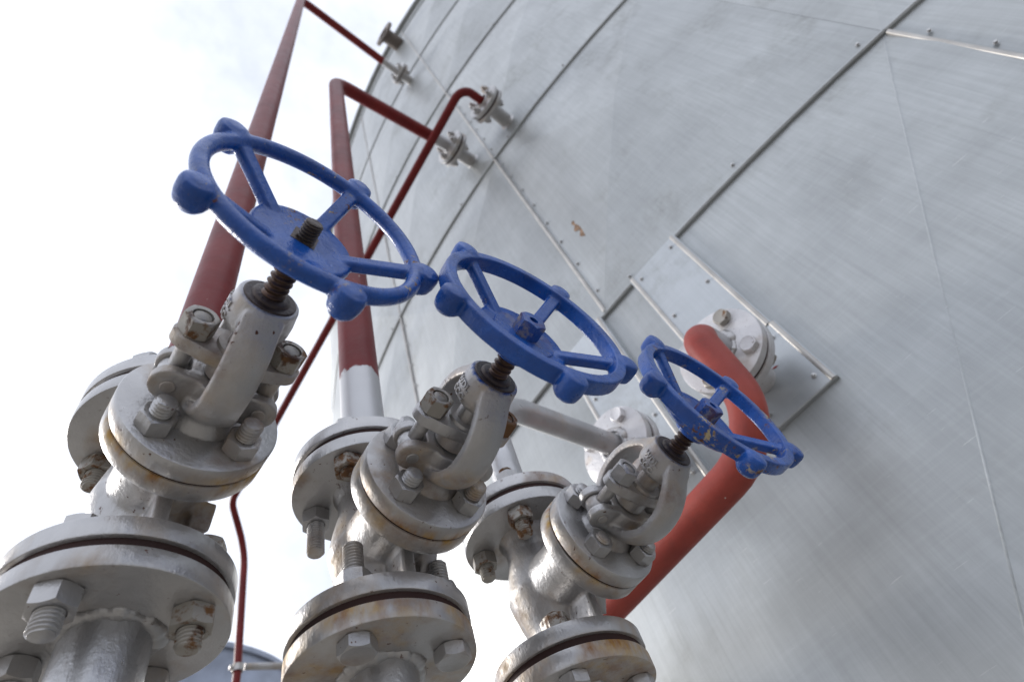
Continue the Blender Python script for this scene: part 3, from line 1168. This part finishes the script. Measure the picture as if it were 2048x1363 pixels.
# ------------------------------------------------------------------ pipes
PR = .03015
def pipe_joint(parent, at, specs, yaw, below=True, stain=False, seed=1):
    """pipe flange against a valve's end flange: at = joint plane centre in the parent's frame"""
    f = obj('pipe_flange', mesh('pipe_flange', disc(RL, -GAP - TL, -GAP, .0018) if below else disc(RL, GAP, GAP + TL, .0018), M['joint_pipe' if stain else 'silver']), parent, at)
    obj('gasket', mesh('gasket', lathe([(.0785, -GAP - .0006), (.0785, GAP + .0006)], 72), M['gasket']), f)
    if below:
        obj('weld_bead', mesh('weld_bead', weld_bead(PR, PR + .0085, -GAP - TL + .0004, seed=seed), M['weld'], 60), f)
    joint_bolts(f, not below, specs, yaw)
    return f

S, SS, R1, R2, R3 = 'silver', 'silver_stain', 'rust_lo', 'rust_mid', 'rust_hi'
low_specs = [
    [('nut', S, 'nut', R1, .013, .004), ('nut', S, 'head', S, .012, 0), ('nut', S, 'head', S, .0145, 0), ('nut', R1, 'nut', R1, .013, .004)],
    [('head', S, 'nut', S, 0, .024), ('head', S, 'nut', S, 0, .030), ('head', SS, 'nut', S, 0, .032), ('head', S, 'nut', S, 0, .026)],
    [('head', S, 'nut', R1, 0, .003), ('head', S, 'nut', S, 0, .004), ('head', S, 'nut', R2, 0, .004), ('head', S, 'nut', S, 0, .004)]]
up_specs = [
    [('nut', S, 'nut', S, .010, .01), ('nut', R1, 'nut', S, .015, .01), ('nut', S, 'nut', S, .012, .01), ('nut', S, 'nut', S, .003, .01)],
    [('nut', R1, 'head', S, .012, 0), ('nut', S, 'head', S, .036, 0), ('nut', R2, 'head', S, .004, 0), ('nut', S, 'head', S, .006, 0)],
    [('nut', R1, 'nut', S, .010, .01), ('nut', R1, 'nut', S, .016, .01), ('nut', R2, 'nut', S, .018, .01), ('nut', R1, 'nut', S, .006, .01)]]
# angles in joint_bolts run counter-clockwise from +x +y; the camera looks from -y
low_labels = ['silver pipe stub welded below the nearest valve', 'silver pipe stub welded below the middle valve', 'silver pipe stub welded below the farthest valve']
for i in range(3):
    base = VC[i][2] - ZF
    t = thing('lower_pipe', low_labels[i], 'pipe', (VC[i][0], VC[i][1], GROUND), 0, 'silver pipes below the valves')
    obj('pipe', mesh('pipe', tube([(0, 0, 0), (0, 0, base - GROUND - GAP - .001)], PR, 48), M['silver_pipe']), t)
    pipe_joint(t, (0, 0, base - GROUND), low_specs[i], VY[i], True, stain=(i > 0), seed=i + 3)

def radial(deg):
    a = math.radians(deg)
    return Vector((math.cos(a), math.sin(a), 0))

def nozzle_joint(parent, at_world, deg, specs, thing_loc, mate_mat='silver', face_bolts=True):
    """pipe flange bolted to a tank nozzle: its axis points out of the tank wall"""
    d = radial(deg)
    rot = d.to_track_quat('Z', 'Y').to_euler()
    f = obj('pipe_flange', mesh('pipe_flange', disc(RL, GAP, GAP + TL, .0018), M[mate_mat]), parent, Vector(at_world) - Vector(thing_loc), rot)
    obj('gasket', mesh('gasket', lathe([(.0785, -GAP - .0006), (.0785, GAP + .0006)], 64), M['gasket']), f)
    obj('weld_bead', mesh('weld_bead', xf(weld_bead(PR, PR + .008, 0, seed=9), Matrix.Translation((0, 0, GAP + TL)) @ Matrix.Rotation(PI, 4, 'X')), M['weld'], 60), f)
    joint_bolts(f, True, specs, 0.0)
    # the tank's own nozzle
    wallr = (Vector(at_world).xy - Vector(TC)).length
    nz = obj('nozzle', mesh('nozzle', join(disc(RL, -GAP - TL, -GAP, .0018), lathe([(PR + .001, -(wallr - TR) - .02), (PR + .001, -GAP - TL)], 40), lathe([(PR + .012, -(wallr - TR) - .008), (PR + .010, -(wallr - TR) + .004), (PR + .001, -(wallr - TR) + .012)], 40)), M[mate_mat]), tank, Vector(at_world) - Vector(tank.location), rot)
    return f, d

def up_to(i, z):
    return (0, 0, z - VC[i][2] - ZF)

NB = [('nut', S, 'nut', S, .01, .01)] * 4
# run from the nearest valve: tall riser, then across to the top nozzle
loc = Vector((VC[0][0], VC[0][1], VC[0][2] + ZF))
t = thing('riser_pipe', 'tallest red riser pipe rising from the nearest valve, its top reaching the picture edge', 'pipe', loc, 0, 'red pipes')
NZ = Vector((.836, .566, 4.91)); nd = -176.15
fr = NZ + radial(nd) * (GAP + TL)
path = fillet([Vector((0, 0, GAP + .0005)), Vector((.004, 0, 4.955)) - Vector((0, 0, loc.z)), fr - loc], .075)
obj('pipe', mesh('pipe', tube(path, .0275, 40), red_pipe('red_paint_tall', [(fr - loc + radial(nd) * .13, -radial(nd)), (Vector((0, 0, .06)), (0, 0, -1))])), t)
pipe_joint(t, (0, 0, 0), up_specs[0], VY[0], False)
nozzle_joint(t, NZ, nd, NB, loc)
# run from the middle valve
loc = Vector((VC[1][0], VC[1][1], VC[1][2] + ZF))
t = thing('riser_pipe', 'red riser pipe with silver foot rising from the middle valve, bending over to the tank', 'pipe', loc, 0, 'red pipes')
NZ = Vector((.822, .4865, 2.755)); nd = -175.35
fr = NZ + radial(nd) * (GAP + TL)
path = fillet([Vector((0, 0, GAP + .0005)), Vector((0, 0, 2.690)) - Vector((0, 0, loc.z)), fr - loc], .075)
obj('pipe', mesh('pipe', tube(path, .0275, 40), red_pipe('red_paint_mid', [(fr - loc + radial(nd) * .10, -radial(nd)), (Vector((0, 0, .688 - loc.z)), (0, 0, -1))])), t)
pipe_joint(t, (0, 0, 0), up_specs[1], VY[1], False)
nozzle_joint(t, NZ, nd, NB, loc)
# run from the farthest valve: short silver elbow into the low nozzle
loc = Vector((VC[2][0], VC[2][1], VC[2][2] + ZF))
t = thing('elbow_pipe', 'short silver pipe bending from the farthest valve to a low tank flange', 'pipe', loc)
nd = -175.45
NF = Vector((.8013, .494, .7727))
NZ = NF - radial(nd) * (GAP + TL)
path = fillet([Vector((0, 0, GAP + .0005)), Vector((.004, .001, .757 - loc.z)), NF - loc], .105)
obj('pipe', mesh('pipe', tube(path, .0225, 44), M['silver_pipe']), t)
pipe_joint(t, (0, 0, 0), up_specs[2], VY[2], False)
HB = [('nut', S, 'head', 'sunlit_flange', .006, 0)] * 4
nozzle_joint(t, NZ, nd, HB, loc, 'sunlit_flange')
# fourth run: red pipe dropping from the right-hand nozzle and turning away behind the valves
nd = -172.57
NF = Vector((.817, .2155, .741))
NZ = NF - radial(nd) * (GAP + TL)
loc = Vector((.74, .9, .498))
t = thing('drop_pipe', 'bright red pipe dropping from the right tank flange behind the farthest handwheel', 'pipe', loc, 0, 'red pipes')
path = fillet([Vector((.76, 1.35, .498)), Vector((.742, .2165, .498)), Vector((.7405, .209, .733)), NF], [.105, .062])
obj('pipe', mesh('pipe', tube([p - loc for p in path], .0282, 44), red_pipe('red_paint_drop_sunlit', [(NF - loc + radial(nd) * .054, (1, 0, 0))], (2.0, 4.2, 3.1))), t)  # gain lightens the same red paint, putting sunlight into its colour
nozzle_joint(t, NZ, nd, [('nut', R1, 'head', 'rust_lo', .006, 0), ('nut', R1, 'head', 'sunlit_flange', .006, 0)] * 2, loc, 'sunlit_flange')
# fifth run: thin red line leaving the upper nozzle, passing behind everything, then dropping
nd = -172.73
NZ = Vector((.836, .2348, 2.68))
NF = NZ + radial(nd) * (GAP + TL)
loc = Vector((.76, 2.889, GROUND))
t = thing('thin_pipe', 'thin red pipe slanting behind the handwheels from an upper flange down to lower left', 'pipe', loc, 0, 'red pipes')
pp = [NF, Vector((.700, .222, 2.655)), Vector((.605, 2.721, 2.516)), Vector((.752, 2.889, 2.348)), Vector((.785, 2.889, 1.680)), Vector((.79, 2.889, GROUND))]
path = fillet(pp, [.085, .09, .24, .02])
obj('pipe', mesh('pipe', tube([p - loc for p in path], .0185, 28), red_pipe('red_paint_thin')), t)
nozzle_joint(t, NZ, nd, NB, loc)

# wall bracket that clamps the thin pipe
br_loc = Vector((.785, 2.889, 1.690))
t = thing('pipe_bracket', 'grey wall bracket bar clamped to the thin red pipe at bottom left', 'bracket', br_loc)
obj('bar', mesh('bar', tube([(0.03, -.002, .01), (.52, -.05, .02)], .016, 20), M['dark_pipe'] if False else M['silver']), t)
obj('clamp', mesh('clamp', lathe([(.0195, -.016), (.026, -.016), (.026, .016), (.0195, .016), (.0195, -.016)], 32, False), M['silver']), t)
obj('clamp_bolt', mesh('clamp_bolt', xf(hexnut(.02, .014), Matrix.Translation((-.025, -.004, 0)) @ Matrix.Rotation(-PI / 2, 4, 'Y')), M['silver']), t)

# open nozzle high on the tank
nd = -175.33
NZ = Vector((TC[0], TC[1], 6.19)) + radial(nd) * (TR + .165)
obj('open_nozzle', mesh('open_nozzle', lathe([(.062, -.20), (.062, -.016), (.115, -.014), (.115, .010), (.060, .010), (.055, -.10), (0, -.10)], 48, False), M['dark_pipe']), tank, NZ - Vector(tank.location), radial(nd).to_track_quat('Z', 'Y').to_euler())

# ------------------------------------------------------------------ surroundings
gk = NT('ground_concrete')
gc = gk.mix(gk.ramp(gk.noise(.6, 6), .3, .7), (.24, .22, .19), (.32, .295, .255))
gc = gk.mix(gk.math('MULTIPLY', gk.ramp(gk.noise(14, 6, .7), .45, .75), .5), gc, (.09, .085, .075))
gk.set(Base_Color=gc, Roughness=.9)
gk.set(Normal=gk.bump(gk.noise(40, 6, .7), .4, .01))
g = obj('ground', mesh('ground', ([(-400, -400, 0), (400, -400, 0), (400, 400, 0), (-400, 400, 0)], [(0, 1, 2, 3)]), gk.m), None, (0, 0, GROUND))
g['kind'] = 'structure'
FT = Vector((2.3, 12.9, GROUND))
ft = thing('distant_tank', 'blue-grey round tank far behind, below the silver valves at bottom left', 'tank', FT)
FH = 6.62 - GROUND
obj('wall', mesh('wall', lathe([(2.35, 0), (2.35, FH - .05)], 96), M['far_paint']), ft)
obj('top_rim', mesh('top_rim', lathe([(2.36, FH - .10), (2.41, FH - .10), (2.42, FH - .05), (2.41, FH), (2.36, FH)], 96), M['far_paint']), ft)
obj('roof', mesh('roof', lathe([(2.40, FH), (0, FH + .3)], 96), M['far_paint']), ft)
for z in (1.6, 3.2, 4.8, 6.4):
    obj('wall_band', mesh('wall_band', lathe([(2.35, z), (2.362, z + .01), (2.362, z + .05), (2.35, z + .06)], 96, False), M['far_paint']), ft)
